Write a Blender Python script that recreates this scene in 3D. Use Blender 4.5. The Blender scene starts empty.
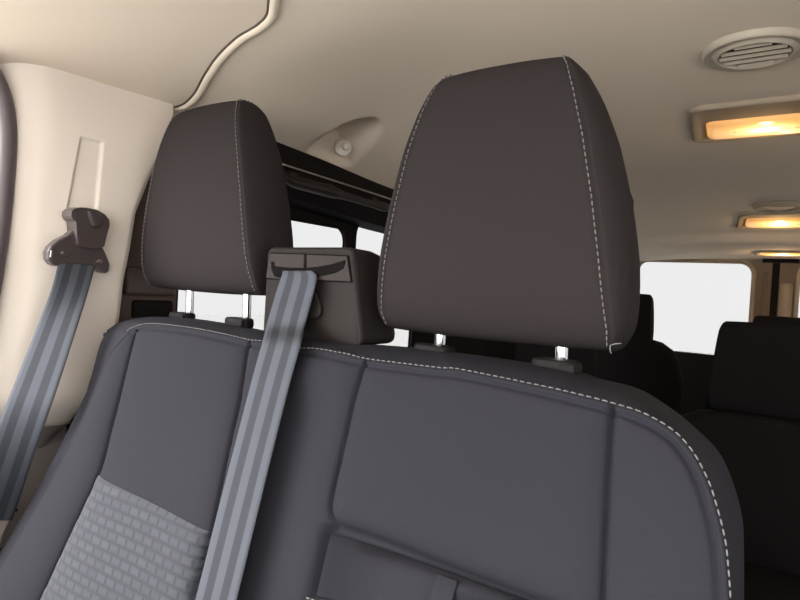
import bpy, bmesh, math, random
import numpy as np
from mathutils import Vector, Matrix
from mathutils.geometry import tessellate_polygon
random.seed(4)
COL = bpy.context.scene.collection
A = np.array

# ------------------------------------------------------------------ camera frame
F = 590.5
def nrm(v):
    v = A(v, float); return v / np.linalg.norm(v)
_vx = nrm((-870, -62, F)); _dy = nrm((400, 12, F))
_dx = -_vx; _dx = nrm(_dx - _dx.dot(_dy) * _dy); _dz = np.cross(_dx, _dy)
RM = A([_dx, _dy, _dz]); CAM = A([0, 0, 1.05])
def ray(px, py): return RM @ A([px - 400.0, py - 300.0, F])
def at(px, py, X=None, Y=None, Z=None):
    r = ray(px, py)
    k = 0 if X is not None else 1 if Y is not None else 2
    v = X if X is not None else Y if Y is not None else Z
    return CAM + (v - CAM[k]) / r[k] * r
def at_plane(px, py, O, n):
    r = ray(px, py); return CAM + (O - CAM).dot(n) / r.dot(n) * r

# ------------------------------------------------------------------ mesh helpers
def wloc(o):
    v = A([0.0, 0, 0])
    while o is not None:
        v = v + A(o.location); o = o.parent
    return v
def obj(name, vf, mat, parent=None, smooth=True, origin=None, uv=None):
    v, f = vf[0], vf[1]
    v = np.asarray(v, float)
    off = wloc(parent) if parent is not None else A([0.0, 0, 0])
    if origin is None: origin = A([0.0, 0, 0]) if parent is None else off
    origin = A(origin, float)
    me = bpy.data.meshes.new(name)
    me.from_pydata((v - origin).tolist(), [], [list(map(int, q)) for q in f])
    me.update()
    if smooth: me.polygons.foreach_set('use_smooth', [True] * len(me.polygons))
    if uv is not None:
        l = me.uv_layers.new(name='UVMap')
        li = np.zeros(len(me.loops), int); me.loops.foreach_get('vertex_index', li)
        l.data.foreach_set('uv', np.asarray(uv, float)[li].ravel())
    mats = mat if isinstance(mat, list) else [mat]
    for m in mats: me.materials.append(m)
    o = bpy.data.objects.new(name, me); COL.objects.link(o)
    if parent is not None: o.parent = parent
    o.location = (origin - off).tolist()
    return o
def fixn(o):
    bm = bmesh.new(); bm.from_mesh(o.data); bmesh.ops.recalc_face_normals(bm, faces=bm.faces); bm.to_mesh(o.data); bm.free(); return o
def mod_bevel(o, w, seg=3, ang=35):
    m = o.modifiers.new('b', 'BEVEL'); m.width = w; m.segments = seg; m.limit_method = 'ANGLE'; m.angle_limit = math.radians(ang)
    m.harden_normals = False
    return o
def mod_solid(o, t, off=-1):
    m = o.modifiers.new('s', 'SOLIDIFY'); m.thickness = t; m.offset = off; return o
def mod_sub(o, n=1):
    m = o.modifiers.new('u', 'SUBSURF'); m.levels = n; m.render_levels = n; return o
def thing(name, label, cat, loc, group=None):
    o = bpy.data.objects.new(name, None); COL.objects.link(o); o.location = list(loc); o.empty_display_size = .05
    return tag(o, label, cat, group)
def tag(o, label=None, cat=None, group=None, kind=None):
    if label: o['label'] = label
    if cat: o['category'] = cat
    if group: o['group'] = group
    if kind: o['kind'] = kind
    return o
def struct(name, vf, mat, smooth=True, parent=None, label=None):
    o = obj(name, vf, mat, parent, smooth)
    if parent is None: o['kind'] = 'structure'
    if label: o['label'] = label
    return o
def join(*vfs):
    V, Fc, n = [], [], 0
    for v, f in vfs:
        v = np.asarray(v, float); V.append(v); Fc += [[i + n for i in q] for q in f]; n += len(v)
    return np.vstack(V), Fc
def grid_faces(nu, nv, closed_u=False):
    f = []
    for j in range(nv - 1):
        for i in range(nu if closed_u else nu - 1):
            a = j * nu + i; b = j * nu + (i + 1) % nu
            f.append([a, b, b + nu, a + nu])
    return f
def box(c, s, taper=1.0):
    c = A(c, float); h = A(s, float) / 2; v = []
    for z in (-1, 1):
        k = taper if z > 0 else 1
        for x, y in ((-1, -1), (1, -1), (1, 1), (-1, 1)): v.append(c + A([x * h[0] * k, y * h[1] * k, z * h[2]]))
    return A(v), [[3, 2, 1, 0], [4, 5, 6, 7], [0, 1, 5, 4], [1, 2, 6, 5], [2, 3, 7, 6], [3, 0, 4, 7]]
def resample(p, n=None, step=None, closed=False):
    p = np.asarray(p, float)
    if closed: p = np.vstack([p, p[:1]])
    d = np.r_[0, np.cumsum(np.linalg.norm(np.diff(p, axis=0), axis=1))]
    if n is None: n = max(2, int(d[-1] / step) + 1)
    t = np.linspace(0, d[-1], n)
    return np.stack([np.interp(t, d, p[:, k]) for k in range(p.shape[1])], 1)
def smooth_pts(p, n=200, it=3):
    """Catmull-Rom through the points, then evenly spaced."""
    p = np.asarray(p, float)
    q = np.vstack([2 * p[0] - p[1], p, 2 * p[-1] - p[-2]]); out = []
    for i in range(1, len(q) - 2):
        a, b, c, d = q[i - 1:i + 3]
        for t in np.linspace(0, 1, 12, endpoint=False):
            out.append(.5 * ((2 * b) + (-a + c) * t + (2 * a - 5 * b + 4 * c - d) * t * t + (-a + 3 * b - 3 * c + d) * t ** 3))
    out.append(p[-1])
    return resample(out, n)
def tube(path, r, ns=8, closed=False, caps=True, squash=None):
    p = np.asarray(path, float); n = len(p); r = np.broadcast_to(r, (n,))
    t = np.gradient(p, axis=0)
    if closed:
        t = np.roll(p, -1, 0) - np.roll(p, 1, 0)
    t /= np.linalg.norm(t, axis=1)[:, None] + 1e-12
    ref = A([0, 0, 1.0]) if abs(t[0][2]) < .9 else A([1.0, 0, 0])
    u = nrm(np.cross(t[0], ref)); V = []
    for i in range(n):
        u = nrm(u - u.dot(t[i]) * t[i]); w = np.cross(t[i], u)
        for k in range(ns):
            a = 2 * math.pi * k / ns
            V.append(p[i] + r[i] * (math.cos(a) * u + math.sin(a) * w))
    f = grid_faces(ns, n, True)
    if closed:
        b = (n - 1) * ns
        f += [[b + k, b + (k + 1) % ns, (k + 1) % ns, k] for k in range(ns)]
    elif caps:
        f += [list(range(ns))[::-1], list(range((n - 1) * ns, n * ns))]
    return A(V), f
def cyl(c, axis, r, h, ns=24, r2=None):
    c = A(c, float); ax = nrm(axis)
    return tube([c, c + ax * h], [r, r if r2 is None else r2], ns)
def plate(outer, holes, to3, t_vec):
    """flat plate with holes; outlines are 2-D, to3 maps to world, t_vec is the thickness."""
    loops = [outer] + list(holes)
    tris = tessellate_polygon([[Vector((p[0], p[1], 0)) for p in l] for l in loops])
    P = [p for l in loops for p in l]; n = len(P)
    V = A([to3(*p) for p in P]); V = np.vstack([V, V + A(t_vec)])
    f = [list(t) for t in tris] + [[t[2] + n, t[1] + n, t[0] + n] for t in tris]
    s = 0
    for l in loops:
        m = len(l)
        for i in range(m):
            a, b = s + i, s + (i + 1) % m; f.append([a, b, b + n, a + n])
        s += m
    return V, f
def rrect(x0, x1, y0, y1, r, n=8):
    if np.isscalar(r): r = (r, r, r, r)
    out = []
    for (cx, cy, sx, sy, rr, a0) in ((x1, y1, -1, -1, r[0], 0), (x0, y1, 1, -1, r[1], 90), (x0, y0, 1, 1, r[2], 180), (x1, y0, -1, 1, r[3], 270)):
        for k in range(n + 1):
            a = math.radians(a0 + 90 * k / n)
            out.append((cx + sx * rr + rr * math.cos(a), cy + sy * rr + rr * math.sin(a)))
    return out
def seg_dist(P, line):
    P = np.asarray(P, float); d = np.full(len(P), 9e9)
    for a, b in zip(line[:-1], line[1:]):
        ab = b - a; L = ab.dot(ab)
        t = np.clip(((P - a) @ ab) / max(L, 1e-12), 0, 1)
        d = np.minimum(d, np.linalg.norm(P - a - t[:, None] * ab, axis=1))
    return d
def inside(P, poly):
    P = np.asarray(P, float); c = np.zeros(len(P), bool); poly = np.asarray(poly, float)
    for a, b in zip(poly, np.roll(poly, -1, 0)):
        k = (a[1] > P[:, 1]) != (b[1] > P[:, 1])
        with np.errstate(divide='ignore', invalid='ignore'):
            xx = (b[0] - a[0]) * (P[:, 1] - a[1]) / (b[1] - a[1] + 1e-15) + a[0]
        c ^= k & (P[:, 0] < xx)
    return c
def sstep(x): x = np.clip(x, 0, 1); return x * x * (3 - 2 * x)
def dashes(path, normals, pitch=.0062, length=.0042, r=.0007, lift=.0006):
    """a row of thread stitches along a path"""
    p = np.asarray(path, float); nn = np.asarray(normals, float)
    d = np.r_[0, np.cumsum(np.linalg.norm(np.diff(p, axis=0), axis=1))]
    ip = lambda s: A([np.interp(s, d, p[:, k]) for k in range(3)])
    inn = lambda s: nrm([np.interp(s, d, nn[:, k]) for k in range(3)])
    parts = []; s = 0
    while s + length < d[-1]:
        a, m, b = ip(s), ip(s + length / 2), ip(s + length); n = inn(s + length / 2)
        parts.append(tube([a + n * (lift - r), a * .8 + b * .2 + n * (lift + .4 * r), a * .2 + b * .8 + n * (lift + .4 * r), b + n * (lift - r)], [r * .5, r, r, r * .5], 5))
        s += pitch
    return join(*parts)

# ------------------------------------------------------------------ materials
def srgb(*c):
    return tuple(((x / 255) / 12.92 if x / 255 <= .04045 else ((x / 255 + .055) / 1.055) ** 2.4) for x in c) + (1,)
def mat(name, col, rough=.6, metal=0, noise=0, nscale=300, bump=0, bscale=400, spec=.5, sheen=0, detail=4):
    m = bpy.data.materials.new(name); m.use_nodes = True; nt = m.node_tree; N = nt.nodes; L = nt.links
    b = N['Principled BSDF']; b.inputs['Base Color'].default_value = col; b.inputs['Roughness'].default_value = rough
    b.inputs['Metallic'].default_value = metal; b.inputs['Specular IOR Level'].default_value = spec
    if sheen: b.inputs['Sheen Weight'].default_value = sheen
    tc = N.new('ShaderNodeTexCoord')
    if noise:
        n = N.new('ShaderNodeTexNoise'); n.inputs['Scale'].default_value = nscale; n.inputs['Detail'].default_value = detail
        r = N.new('ShaderNodeValToRGB'); e = r.color_ramp.elements
        e[0].position = .3; e[1].position = .7
        e[0].color = tuple(c * (1 - noise) for c in col[:3]) + (1,); e[1].color = tuple(min(1, c * (1 + noise)) for c in col[:3]) + (1,)
        L.new(tc.outputs['Object'], n.inputs['Vector']); L.new(n.outputs['Fac'], r.inputs['Fac']); L.new(r.outputs['Color'], b.inputs['Base Color'])
    if bump:
        n2 = N.new('ShaderNodeTexNoise'); n2.inputs['Scale'].default_value = bscale; n2.inputs['Detail'].default_value = 3
        bp = N.new('ShaderNodeBump'); bp.inputs['Strength'].default_value = bump; bp.inputs['Distance'].default_value = .001
        L.new(tc.outputs['Object'], n2.inputs['Vector']); L.new(n2.outputs['Fac'], bp.inputs['Height']); L.new(bp.outputs['Normal'], b.inputs['Normal'])
    return m
M = {}
M['fabric'] = mat('seat fabric', (.0198, .0196, .0245, 1), .85, noise=.10, nscale=900, bump=.25, bscale=900, spec=.08)
M['fabric_head'] = mat('headrest fabric', (.0220, .0182, .0178, 1), .8, noise=.08, nscale=900, bump=.2, bscale=900, spec=.08)
M['headliner'] = mat('headliner cloth', (.71, .605, .485, 1), .95, noise=.03, nscale=700, bump=.15, bscale=900, spec=.1)
M['pillar'] = mat('pillar plastic', (.60, .53, .46, 1), .6, noise=.02, nscale=400, bump=.05, bscale=700, spec=.3)
M['lower'] = mat('lower trim plastic', (.22, .19, .17, 1), .6, bump=.1, bscale=600, spec=.3)
M['black'] = mat('black plastic', (.010, .008, .008, 1), .7, bump=.08, bscale=500, spec=.08)
M['dark'] = mat('dark door trim', (.050, .034, .030, 1), .6, bump=.1, bscale=500, spec=.3)
M['dark2'] = mat('dark brown plastic', (.060, .042, .037, 1), .4, bump=.05, bscale=500, spec=.4)
M['belt_cap'] = mat('belt anchor plastic', (.050, .038, .037, 1), .38, bump=.05, bscale=500, spec=.45)
M['guide'] = mat('belt guide plastic', (.0170, .0136, .0128, 1), .65, noise=.05, nscale=600, bump=.15, bscale=800, spec=.12)
M['collar'] = mat('collar plastic', (.010, .009, .009, 1), .6, spec=.12)
M['chrome'] = mat('chrome', (.85, .85, .85, 1), .12, 1)
M['thread'] = mat('stitch thread', (.125, .12, .118, 1), .8)
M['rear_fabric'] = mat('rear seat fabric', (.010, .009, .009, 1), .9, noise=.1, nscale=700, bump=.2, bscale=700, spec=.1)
M['carpet'] = mat('carpet', (.22, .19, .16, 1), .95, noise=.2, nscale=400, bump=.4, bscale=300, spec=.05)
M['seal'] = mat('door seal rubber', (.085, .065, .070, 1), .45, spec=.4)
M['vent'] = mat('vent plastic', (.42, .365, .285, 1), .5, spec=.4)
M['lampplastic'] = mat('lamp bezel plastic', (.38, .31, .225, 1), .85, spec=.05)
M['hook'] = mat('clip plastic', (.55, .49, .41, 1), .4, spec=.5)
M['frame'] = mat('rear window frame', (.28, .21, .14, 1), .35, spec=.5)
M['doortrim'] = mat('rear door trim', (.15, .115, .085, 1), .6, spec=.3)
M['post_trim'] = mat('door post trim', (.10, .068, .060, 1), .6, spec=.2)
M['rail'] = mat('rail plastic', (.022, .016, .014, 1), .45, spec=.3)
M['recess_shade'] = mat('painted recess shade', (.006, .005, .005, 1), .9, spec=.05)  # near-black colour stands in for the shade inside openings
M['tab'] = mat('belt guide inlay plastic', (.030, .0245, .0225, 1), .65, bump=.05, bscale=800, spec=.10)
M['groove'] = mat('shadow gap rubber', (.09, .07, .055, 1), .8, spec=.1)
M['metalstrip'] = mat('bright metal strip', (.5, .46, .42, 1), .3, 1)
M['bounce_ground'] = mat('pale bounce ground', (.78, .78, .78, 1), .9)  # ground made pale so it bounces light up to the ceiling

SKY = 5.6
TINT = (.831 / SKY) ** .5 * 1.01   # a pane has two faces
def glass_mat():
    m = bpy.data.materials.new('tinted window glass'); m.use_nodes = True; nt = m.node_tree; N = nt.nodes; L = nt.links
    N.remove(N['Principled BSDF'])
    t = N.new('ShaderNodeBsdfTransparent'); t.inputs['Color'].default_value = (TINT, TINT, TINT, 1)
    g = N.new('ShaderNodeBsdfGlossy'); g.inputs['Roughness'].default_value = .02
    x = N.new('ShaderNodeMixShader'); x.inputs['Fac'].default_value = .002
    L.new(t.outputs[0], x.inputs[1]); L.new(g.outputs[0], x.inputs[2]); L.new(x.outputs[0], N['Material Output'].inputs['Surface'])
    return m
M['glass'] = glass_mat()
def belt_mat():
    m = mat('belt webbing', (.22, .23, .26, 1), .75, spec=.1); nt = m.node_tree; N = nt.nodes; L = nt.links; b = N['Principled BSDF']
    uv = N.new('ShaderNodeUVMap'); sp = N.new('ShaderNodeSeparateXYZ'); L.new(uv.outputs[0], sp.inputs[0])
    r = N.new('ShaderNodeValToRGB'); r.color_ramp.interpolation = 'LINEAR'; e = r.color_ramp.elements
    lo, hi = (.041, .044, .0525, 1), (.074, .080, .095, 1)
    stops = [(0, hi), (.17, hi), (.20, lo), (.37, lo), (.40, hi), (.58, hi), (.61, lo), (.78, lo), (.81, hi), (1, hi)]
    e[0].position, e[0].color = stops[0]; e[1].position, e[1].color = stops[-1]
    for p, c in stops[1:-1]:
        q = e.new(p); q.color = c
    L.new(sp.outputs[0], r.inputs[0])
    w = N.new('ShaderNodeTexWave'); w.bands_direction = 'DIAGONAL'; w.inputs['Scale'].default_value = 90
    L.new(uv.outputs[0], w.inputs['Vector'])
    mx = N.new('ShaderNodeMixRGB'); mx.blend_type = 'MULTIPLY'; mx.inputs['Fac'].default_value = .12
    L.new(r.outputs[0], mx.inputs[1]); L.new(w.outputs['Color'], mx.inputs[2]); L.new(mx.outputs[0], b.inputs['Base Color'])
    bp = N.new('ShaderNodeBump'); bp.inputs['Strength'].default_value = .3; bp.inputs['Distance'].default_value = .0005
    L.new(w.outputs['Fac'], bp.inputs['Height']); L.new(bp.outputs[0], b.inputs['Normal'])
    return m
M['belt'] = belt_mat()
def weave_mat():
    m = mat('woven insert', (.15, .15, .17, 1), .85, spec=.25, sheen=.1); nt = m.node_tree; N = nt.nodes; L = nt.links; b = N['Principled BSDF']
    uv = N.new('ShaderNodeUVMap')
    br = N.new('ShaderNodeTexBrick'); br.offset = .5; br.inputs['Scale'].default_value = 1.0
    br.inputs['Brick Width'].default_value = .0185; br.inputs['Row Height'].default_value = .0122; br.inputs['Mortar Size'].default_value = .0040; br.inputs['Mortar Smooth'].default_value = 1
    br.inputs['Color1'].default_value = (.042, .0445, .055, 1); br.inputs['Color2'].default_value = (.034, .0365, .046, 1); br.inputs['Mortar'].default_value = (.025, .0265, .033, 1)
    L.new(uv.outputs[0], br.inputs['Vector']); L.new(br.outputs['Color'], b.inputs['Base Color'])
    bp = N.new('ShaderNodeBump'); bp.inputs['Strength'].default_value = .3; bp.inputs['Distance'].default_value = .0012; bp.invert = True
    L.new(br.outputs['Fac'], bp.inputs['Height']); L.new(bp.outputs[0], b.inputs['Normal'])
    return m
M['weave'] = weave_mat()
def lens_mat(name, strength, size):
    """lit lens: a filament glowing in the middle of a frosted lens"""
    m = bpy.data.materials.new(name); m.use_nodes = True; nt = m.node_tree; N = nt.nodes; L = nt.links; b = N['Principled BSDF']
    b.inputs['Base Color'].default_value = (.6, .42, .22, 1); b.inputs['Roughness'].default_value = .3
    tc = N.new('ShaderNodeTexCoord'); mp = N.new('ShaderNodeMapping'); mp.inputs['Scale'].default_value = size
    gr = N.new('ShaderNodeTexGradient'); gr.gradient_type = 'SPHERICAL'
    L.new(tc.outputs['Object'], mp.inputs[0]); L.new(mp.outputs[0], gr.inputs[0])
    r = N.new('ShaderNodeValToRGB'); e = r.color_ramp.elements
    e[0].position = 0; e[0].color = (.42, .17, .035, 1); e[1].position = 1; e[1].color = (2.2, 1.9, 1.3, 1)
    q = e.new(.45); q.color = (.64, .34, .09, 1)
    q = e.new(.72); q.color = (1.05, .70, .28, 1)
    L.new(gr.outputs['Color'], r.inputs[0]); L.new(r.outputs[0], b.inputs['Emission Color']); b.inputs['Emission Strength'].default_value = strength * 1.35
    return m
M['lens'] = lens_mat('lit lamp lens', 1.0, (7.5, 12, 12))

# ------------------------------------------------------------------ van shell
XC, XR, XL = -.085, -.985, .815
YF, YB = -.55, 3.9
ZK = smooth_pts([(-.6, 1.45), (.6, 1.45), (1.55, 1.45), (2.2, 1.446), (2.5, 1.430), (2.75, 1.398), (2.9, 1.386), (2.97, 1.380), (3.03, 1.341), (3.1, 1.337), (3.5, 1.336), (3.9, 1.335)], 300)
ZY, ZV = ZK[:, 0], ZK[:, 1]
WK = smooth_pts([(-.6, 1.360), (.4, 1.356), (.95, 1.336), (1.36, 1.312), (2.1, 1.303), (3.9, 1.295)], 300)
def zc(Y):
    Y = np.asarray(Y, float)
    return np.interp(Y, ZY, ZV)
def zw(Y): return np.interp(Y, WK[:, 0], WK[:, 1])
def ceil_base(X, Y):
    t = np.clip(np.abs(np.asarray(X, float) - XC) / .85, 0, 1.25)
    w = zw(Y); return w + (zc(Y) - w) * (1 - t ** 2.9)
def on_ceiling(px, py):
    r = ray(px, py); ts = np.linspace(.0003, .02, 6000)
    P = CAM + ts[:, None] * r
    k = np.argmax(P[:, 2] > ceil_base(P[:, 0], P[:, 1])); return P[k]
# the scoop in the headliner beside the rail
arc_px = [(306, 150), (319, 139.5), (337, 127.5), (352, 121), (367, 117.5), (376, 118.5), (383, 125), (387, 134)]
arc = A([on_ceiling(*p) for p in arc_px])
arcs = smooth_pts(arc, 60)
scoop_poly = np.vstack([arcs[:, :2], [(-1.05, arcs[-1][1] + .13), (-1.05, arcs[0][1])]])
lip_px = [(164, 110), (172, 107.5), (184, 103), (195, 92), (204, 75), (217, 56), (236, 37.5), (250, 29), (259, 23), (267, 14), (269, 0), (272, -25)]
_lp = [on_ceiling(*p) for p in lip_px]; _e = _lp[-1]
_lp += [A([_e[0] + dx, _e[1] + dy, float(ceil_base(_e[0] + dx, _e[1] + dy))]) for dx, dy in ((.03, -.035), (.10, -.05), (.25, -.055), (.5, -.055), (.9, -.055), (1.15, -.05))]
lip = smooth_pts(_lp, 260)
def ceil_z(X, Y):
    z = ceil_base(X, Y)
    P = np.stack([np.ravel(X), np.ravel(Y)], 1)
    m = (P[:, 0] < -.6) & (P[:, 1] > .8) & (P[:, 1] < 2.0)
    d = np.zeros(len(P))
    if m.any():
        q = P[m]; dd = seg_dist(q, arcs[:, :2]); ins = inside(q, scoop_poly)
        wd = np.interp(q[:, 1], [arcs[:, 1].min(), arcs[-1, 1] - .08, arcs[-1, 1] + .04], [.012, .014, .06])
        d[m] = np.where(ins, .072 * sstep(dd / wd) * sstep((q[:, 0] + .924) / .018) * sstep(seg_dist(q, A([arcs[-1, :2], (-1.05, arcs[-1][1] + .13)])) / .09), 0)
    return z + d.reshape(np.shape(z))
xs = np.unique(np.r_[np.arange(-1.0, -.60, .0055), np.arange(-.60, .86, .02), .86])
ys = np.unique(np.r_[np.arange(YF, .9, .025), np.arange(.9, 1.75, .0055), np.arange(1.75, YB + .01, .02)])
def thin(a): return a[np.r_[True, np.diff(a) > .002]]
xs, ys = thin(xs), thin(ys)
GX, GY = np.meshgrid(xs, ys)
GZ = ceil_z(GX, GY)
V = np.stack([GX.ravel(), GY.ravel(), GZ.ravel()], 1)
ceiling = struct('ceiling', (V, grid_faces(len(xs), len(ys))), M['headliner'])
mod_solid(ceiling, .02, 1)
# seam between the front headliner panel and the rear one: a rolled lip with a dark gap beside it
def offset_ceiling(path, d, dz=0):
    t = np.gradient(path, axis=0); n = np.stack([t[:, 1], -t[:, 0], 0 * t[:, 0]], 1); n /= np.linalg.norm(n, axis=1)[:, None]
    q = path + n * d; q[:, 2] = ceil_base(q[:, 0], q[:, 1]) + dz; return q
struct('trim_1', tube(offset_ceiling(lip, -.0075, .0025), np.interp(np.linspace(0, 1, 260), [0, .03, 1], [.004, .008, .009]), 14), M['headliner'])
struct('trim_2', tube(offset_ceiling(lip, 0, .001), .0028, 8), M['groove'])

# right side wall with its windows (side windows of the sliding door and the rear body)
def wy(px, py, X=XR): p = at(px, py, X=X); return (p[1], p[2])
w1 = rrect(.692, 1.189, .845, wy(330, 226)[1], (.035, .02, .03, .04))
z2 = wy(362, 218)[1]
w2 = rrect(1.224, 1.53, .845, z2, (.04, .05, .06, .04))
w3 = rrect(2.4, 3.75, .60, 1.25, .07)
outer = [(.50, .0), (YB, .0), (YB, 1.345), (.50, 1.40)]
to3 = lambda y, z: (XR, y, z)
wall_right = fixn(struct('wall_right', plate(outer, [w1, w2, w3], to3, (-.012, 0, 0)), M['black'], smooth=False))
def pane(n, loop, to3, t, name='window'):
    o = struct(f'{name}_{n}', plate(loop, [], to3, t), M['glass'], smooth=False); fixn(o); return o
for k, w in enumerate((w1, w2, w3)):
    big = [(p[0], p[1]) for p in w]
    o = pane(k + 1, big, lambda y, z: (XR - .005, y, z), (-.004, 0, 0))
    c = A([(XR + .001, y, z) for y, z in w])
    struct('window_frame', tube(c, .004, 8, closed=True), M['black'], parent=o)
# left side wall, mirrored
lw = [rrect(.4, 1.1, .78, 1.22, .06), rrect(1.2, 2.3, .78, 1.22, .07), rrect(2.45, 3.75, .60, 1.25, .07)]
wall_left = fixn(struct('wall_left', plate([(.2, 0), (YB, 0), (YB, 1.345), (.2, 1.385)], lw, lambda y, z: (XL, y, z), (.05, 0, 0)), M['lower'], smooth=False))
for k, w in enumerate(lw): pane(k + 4, w, lambda y, z: (XL + .03, y, z), (.004, 0, 0))
floor = struct('floor', box((XC, (YF + YB) / 2, -.02), (1.86, YB - YF + .1, .04)), M['carpet'], smooth=False)
struct('ground', box((0, 2, -.50), (40, 40, .04)), M['bounce_ground'], smooth=False)
# bulkhead under the windscreen (below the frame)
struct('wall_front', box((XC, YF, .42), (1.86, .05, .84)), M['black'], smooth=False)

# rear doors
def ry(px, py): p = at(px, py, Y=YB); return (p[0], p[2])
gx = -.124
wr = [ry(752, 320)[0] * .5 + ry(752, 290)[0] * .5, -.855]
ztop = ry(700, 261)[1]
rw = rrect(wr[1], wr[0], .70, ztop, (.075, .06, .05, .05))
rw2 = rrect(2 * gx - wr[0], 2 * gx - wr[1], .70, ztop, (.05, .075, .05, .05))
to3r = lambda x, z: (x, YB, z)
d2 = struct('door_1', plate([(XR, .0), (gx - .018, .0), (gx - .018, 1.37), (XR, 1.37)], [rw], to3r, (0, .05, 0)), M['doortrim'], smooth=False); fixn(d2)
d3 = struct('door_2', plate([(gx + .018, .0), (XL, .0), (XL, 1.37), (gx + .018, 1.37)], [rw2], to3r, (0, .05, 0)), M['doortrim'], smooth=False); fixn(d3)
struct('trim_3', box((gx, YB + .02, .655), (.05, .03, 1.37)), M['black'], smooth=False)
for n, w, par in ((7, rw, d2), (8, rw2, d3)):
    o = pane(n, w, lambda x, z: (x, YB + .03, z), (0, .004, 0))
    struct('window_frame', tube(A([(x, YB - .004, z) for x, z in w]), .013, 10, closed=True), M['frame'], parent=o)
struct('door_panel', box(((XR + gx - .02) / 2, YB - .02, .385), (gx - .02 - XR, .06, .77)), M['black'], parent=d2, smooth=False)
struct('door_panel', box(((XL + gx + .02) / 2, YB - .02, .385), (XL - gx - .02, .06, .77)), M['black'], parent=d3, smooth=False)
# inner panels of the right leaf beside the window, latch cover of the left leaf
fixn(struct('door_panel', plate(rrect(gx + .024, gx + .085, .3, ry(786, 283)[1], .015), [], lambda x, z: (x, YB - .022, z), (0, .024, 0)), M['frame'], parent=d3))

struct('door_panel', tube([(gx - .045, YB - .01, .3), (gx - .045, YB - .01, 1.26)], .012, 10), M['doortrim'], parent=d2)
struct('trim_4', box((gx + .02, YB - .03, 1.330), (.17, .05, .03)), M['black'], smooth=False)

# dark cantrail above the sliding door with a bright strip and a roller rail
y0 = .70
rp = lambda px, py, X: at(px, py, X=X)
ct = [(-.919, 1.230), (-.912, 1.172), (-.945, 1.14), (XR, 1.13), (XR, 1.30), (-.938, 1.260)]
V = []
for y in np.linspace(y0, YB - .01, 40):
    dz = float(zw(y)) - 1.240
    for x, z in ct: V.append((x, y, z + dz))
cant = struct('trim_5', (A(V), grid_faces(len(ct), 40, True) + [[0, 1, 2, 3, 4, 5], [39 * 6 + k for k in range(5, -1, -1)]]), M['black'], smooth=False)
strip = [at(px, py, X=-.908) for px, py in ((280, 163.5), (300, 170), (330, 179.5), (360, 189), (384, 197), (400, 202))]
struct('metal_strip', tube(strip, .0022, 6), M['metalstrip'], parent=cant)
rail = thing('grab_rail', 'dark brown grab rail hanging below the black roof rail over the side windows', 'grab rail', at(290, 180, X=-.906))
rl = smooth_pts([at(px, py, X=-.903) for px, py in ((278, 172), (292, 181), (310, 186), (330, 191.5), (352, 198), (372, 204), (392, 209))], 50)
obj('rail_bar', tube(rl, np.interp(np.linspace(0, 1, 50), [0, .1, .2, .44, .5, .8, .9, 1], [.006, .012, .014, .014, .010, .009, .012, .008]), 10), M['rail'], rail)
for px, py in ((293, 180), (330, 191), (374, 204)):
    p = at(px, py, X=-.903); obj('bracket', box(p + A([-.018, 0, .006]), (.04, .02, .02)), M['rail'], rail, smooth=False)

# B-pillar trim: one sheet bent round the pillar, with the height-adjuster channel pressed into it
edge_px = [(177, 112), (168, 130), (159, 150), (145, 180), (132, 212), (126, 250), (120, 280), (114, 330), (105, 360), (94, 385), (80, 415), (64, 455), (35, 540), (0, 640)]
XE = -.917
edge = A([at(*p, X=XE) for p in edge_px])
ez = edge[::-1, 2]; ey = edge[::-1, 1]
def Ye(z): return np.interp(z, ez, ey) + .010
lpx = [(20, 60), (22, 100), (21, 150), (18, 200), (14, 270), (5, 330), (-8, 400), (-25, 500)]
left = A([at(*p, X=-.95) for p in lpx])
def Yl(z): return np.interp(z, left[::-1, 2], left[::-1, 1])
zs = np.r_[np.linspace(.0, 1.0, 120), np.linspace(1.002, 1.28, 160), np.linspace(1.284, 1.38, 30)]
prof_n = 200
slot = A([at(px, py, X=-.923)[1:] for px, py in ((84, 135), (106, 141), (98, 215), (70, 212))])
V = []
for z in zs:
    a, b = float(Yl(z)), float(Ye(z))
    # plan outline: door seal side -> front corner -> face -> rear corner -> back to the wall
    top = sstep((z - 1.24) / .14) * .018
    pts = smooth_pts([(-1.03, a - .035), (-1.0, a - .028), (-.97, a - .005), (-.950 - top * .3, a + .022), (-.938 - top * .6, a + .055), (-.927 - top, a * .45 + b * .55), (-.919 - top, b - .02), (-.921 - top, b - .004), (-.935 - top, b + .004), (-.995, b + .012)], prof_n)
    pts = pts + A([-.075 * sstep((.86 - z) / .12), 0])
    V.append(np.c_[pts, np.full(prof_n, z)])
V = A(V).reshape(-1, 3)
q = V[:, 1:]
dd = seg_dist(q, np.vstack([slot, slot[:1]])); ins = inside(q, slot)
V[:, 0] -= np.where((V[:, 0] > -.955) & ins, .0045 * sstep(dd / .004), 0)
nz = [i for i, z in enumerate(zs)]
Fc = grid_faces(prof_n, len(zs))
zlow = at(56, 427, X=-.96)[2]
cut = int(np.searchsorted(zs, zlow))
hi = [f for f in Fc if f[0] // prof_n >= cut]; lo = [f for f in Fc if f[0] // prof_n < cut]
struct('trim_6', (V, hi), M['pillar'])
Vl = V.copy(); 
lo_o = struct('trim_7', (Vl, lo), M['lower'])
Ledge = V[cut * prof_n:(cut + 1) * prof_n] + A([.002, 0, 0])
struct('trim_8', tube(Ledge[35:186:4], .0022, 6), M['lower'])
for o in (bpy.data.objects['trim_6'], lo_o):
    bm = bmesh.new(); bm.from_mesh(o.data); bmesh.ops.delete(bm, geom=[v for v in bm.verts if not v.link_faces], context='VERTS'); bm.to_mesh(o.data); bm.free()

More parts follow.
